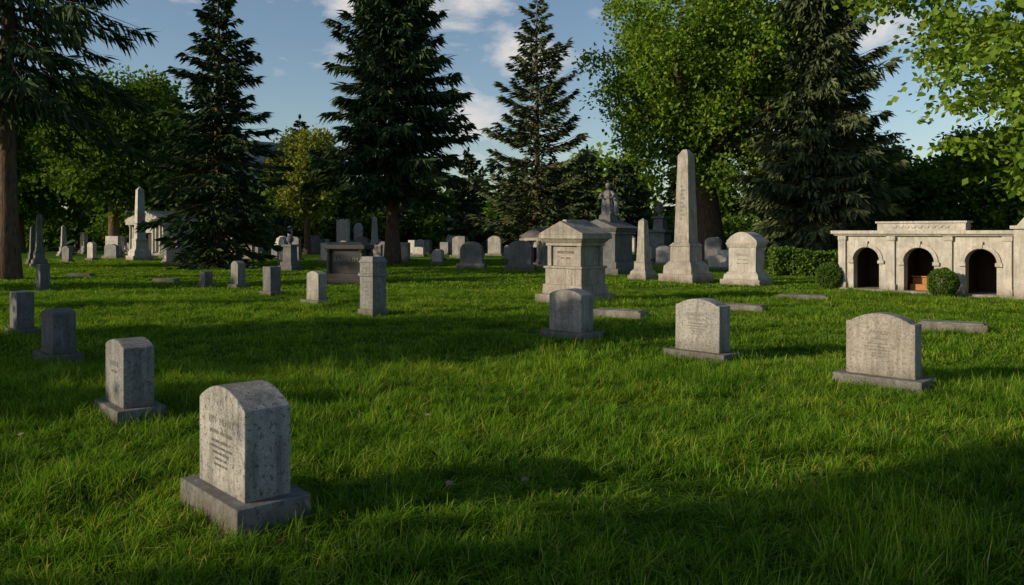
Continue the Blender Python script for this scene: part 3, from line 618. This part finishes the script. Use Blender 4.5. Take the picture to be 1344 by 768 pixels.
# ------------------------------------------------------------------ clipped shrubs and hedge
def ball(x, y, r, seed):
    rng = np.random.default_rng(seed); n = 9000; d = rng.normal(size=(n, 3)); d /= np.linalg.norm(d, axis=1, keepdims=True)
    rr = r * (.8 + .2 * rng.random(n)) * (1 + .05 * np.sin(d[:, 0] * 9) * np.cos(d[:, 2] * 7))
    P = d * rr[:, None]; P[:, 2] = np.maximum(P[:, 2] * 1.05 + r * 1.02, .02); q = Q()
    V, F, R = leaves_np(P, d + rng.normal(0, .7, (n, 3)), .05, .035, rng); q.add(V, F, R)
    V, F = tube_np([(0, 0, -.05), (0, 0, r)], [.05, .04], 8); q.add(V, F, mi=1)
    link('boxwood_topiary_ball', q.mesh('boxwood', [BOX, BARK]), (x, y, 0))
ball(11.05, 27.7, .46, 1); ball(13.25, 24.5, .43, 2)
rng = np.random.default_rng(9); n = 30000; P = rng.random((n, 3)) * np.array([9.0, 1.4, 1.15]); P[:, 2] *= (1 + .1 * np.sin(P[:, 0] * 2.1)); P[:, 1] += .12 * np.sin(P[:, 0] * 3)
q = Q(); V, F, R = leaves_np(P, rng.normal(size=(n, 3)) + np.array([0, 0, .4]), .15, .1, rng); q.add(V, F, R); link('clipped_hedge', q.mesh('hedge', [BOX]), (12.0, 36.5, 0), D2R(-8))

# soil skirt round the nearest stone, fallen leaves
def soil(x, y, rx, ry, seed):
    b = B(); vs = [(0, 0, .07)]; k = 40
    for i in range(k):
        a = 6.283 * i / k; r = 1 + .25 * noise.noise(Vector((math.cos(a) * 2, math.sin(a) * 2, seed))); vs.append((rx * r * math.cos(a), ry * r * math.sin(a), .004))
    b.add(vs, [(0, 1 + i, 1 + (i + 1) % k) for i in range(k)]); b.build('bare_soil', (x, y, 0), ROT, [SOIL], 0, True)
soil(-1.90, 5.64, .75, .52, 1); soil(-4.12, 8.58, .66, .48, 2)
rng = np.random.default_rng(4); q = Q()
for (x, y) in ((-.49, 5.95), (.07, 6.05), (4.3, 11.5), (-.9, 8.2), (-4.6, 7.4)):
    for k in range(5):
        a = -1.2 + k * .6 + rng.normal(0, .1); D = np.array([[math.cos(a), math.sin(a), .15 + .3 * rng.random()]]); V, F, R = leaves_np(np.array([[x, y, .11]]), D, .065, .04, rng, np.array([[-math.sin(a), math.cos(a), .4]])); q.add(V, F, R)
link('fallen_leaves', q.mesh('fallen_leaves', [DRY]))

# ------------------------------------------------------------------ sky, sun, camera
w = bpy.data.worlds.new('World'); sc.world = w; w.use_nodes = True; nt = w.node_tree; nt.nodes.clear(); lk = nt.links
try: w.cycles.sampling_method = 'NONE'
except Exception: pass
sky = nt.nodes.new('ShaderNodeTexSky'); sky.sky_type = 'NISHITA'; sky.sun_disc = False; sky.sun_elevation = D2R(SUN_EL); sky.sun_rotation = math.atan2(SUN_AZ[0], SUN_AZ[1]) % (2 * math.pi)
sky.air_density = 1.0; sky.dust_density = 0.6; sky.ozone_density = 1.6
tc = nt.nodes.new('ShaderNodeTexCoord'); mp = nt.nodes.new('ShaderNodeMapping'); mp.inputs['Scale'].default_value = (1, 1, 2.2); lk.new(tc.outputs['Generated'], mp.inputs[0])
nz = N(nt, 'ShaderNodeTexNoise', Scale=9.0, Detail=6.0, Roughness=.58, Distortion=.3); lk.new(mp.outputs[0], nz.inputs['Vector'])
prev = None
for (dx, dz, rad) in ((-.068, .285, .09), (-.055, .145, .075), (-.2, .295, .07), (.0, .24, .08), (.47, .26, .06), (-.9, .4, .2), (.9, .35, .2)):
    v = Vector((dx, 1, dz)).normalized(); ds = N(nt, 'ShaderNodeVectorMath', operation='DISTANCE'); lk.new(tc.outputs['Generated'], ds.inputs[0]); ds.inputs[1].default_value = v
    mr = N(nt, 'ShaderNodeMapRange'); lk.new(ds.outputs['Value'], mr.inputs[0]); mr.inputs[1].default_value = 0; mr.inputs[2].default_value = rad; mr.inputs[3].default_value = .32; mr.inputs[4].default_value = 0
    if prev is None: prev = mr.outputs[0]
    else:
        mx = N(nt, 'ShaderNodeMath', operation='MAXIMUM'); lk.new(prev, mx.inputs[0]); lk.new(mr.outputs[0], mx.inputs[1]); prev = mx.outputs[0]
ad = N(nt, 'ShaderNodeMath', operation='ADD'); lk.new(prev, ad.inputs[0]); lk.new(nz.outputs[0], ad.inputs[1])
cr = ramp(nt, [(.60, 0.0), (.82, .85)]); lk.new(ad.outputs[0], cr.inputs[0])
c = mix(nt, cr.outputs[0], sky.outputs[0], (6.6, 6.2, 5.9))
bg = nt.nodes.new('ShaderNodeBackground'); bg.inputs[1].default_value = .118; lk.new(c, bg.inputs[0]); wo = nt.nodes.new('ShaderNodeOutputWorld'); lk.new(bg.outputs[0], wo.inputs[0])
sd = bpy.data.lights.new('sun', 'SUN'); sd.energy = 5.0; sd.angle = D2R(.5); sd.color = (1, .83, .58); so = bpy.data.objects.new('sun', sd); COL.objects.link(so)
cz = math.cos(D2R(SUN_EL)); dirv = Vector((-SUN_AZ[0] * cz, -SUN_AZ[1] * cz, -math.sin(D2R(SUN_EL)))); so.rotation_euler = dirv.to_track_quat('-Z', 'Y').to_euler(); so.location = (-30, -10, 20)
cd = bpy.data.cameras.new('camera'); cd.lens = 28; cd.sensor_width = 36; cd.shift_y = -79 / 1344; cd.clip_end = 6000; cd.clip_start = .05
co = bpy.data.objects.new('camera', cd); COL.objects.link(co); co.location = (0, 0, 2.0); co.rotation_euler = (math.pi / 2, 0, 0); sc.camera = co
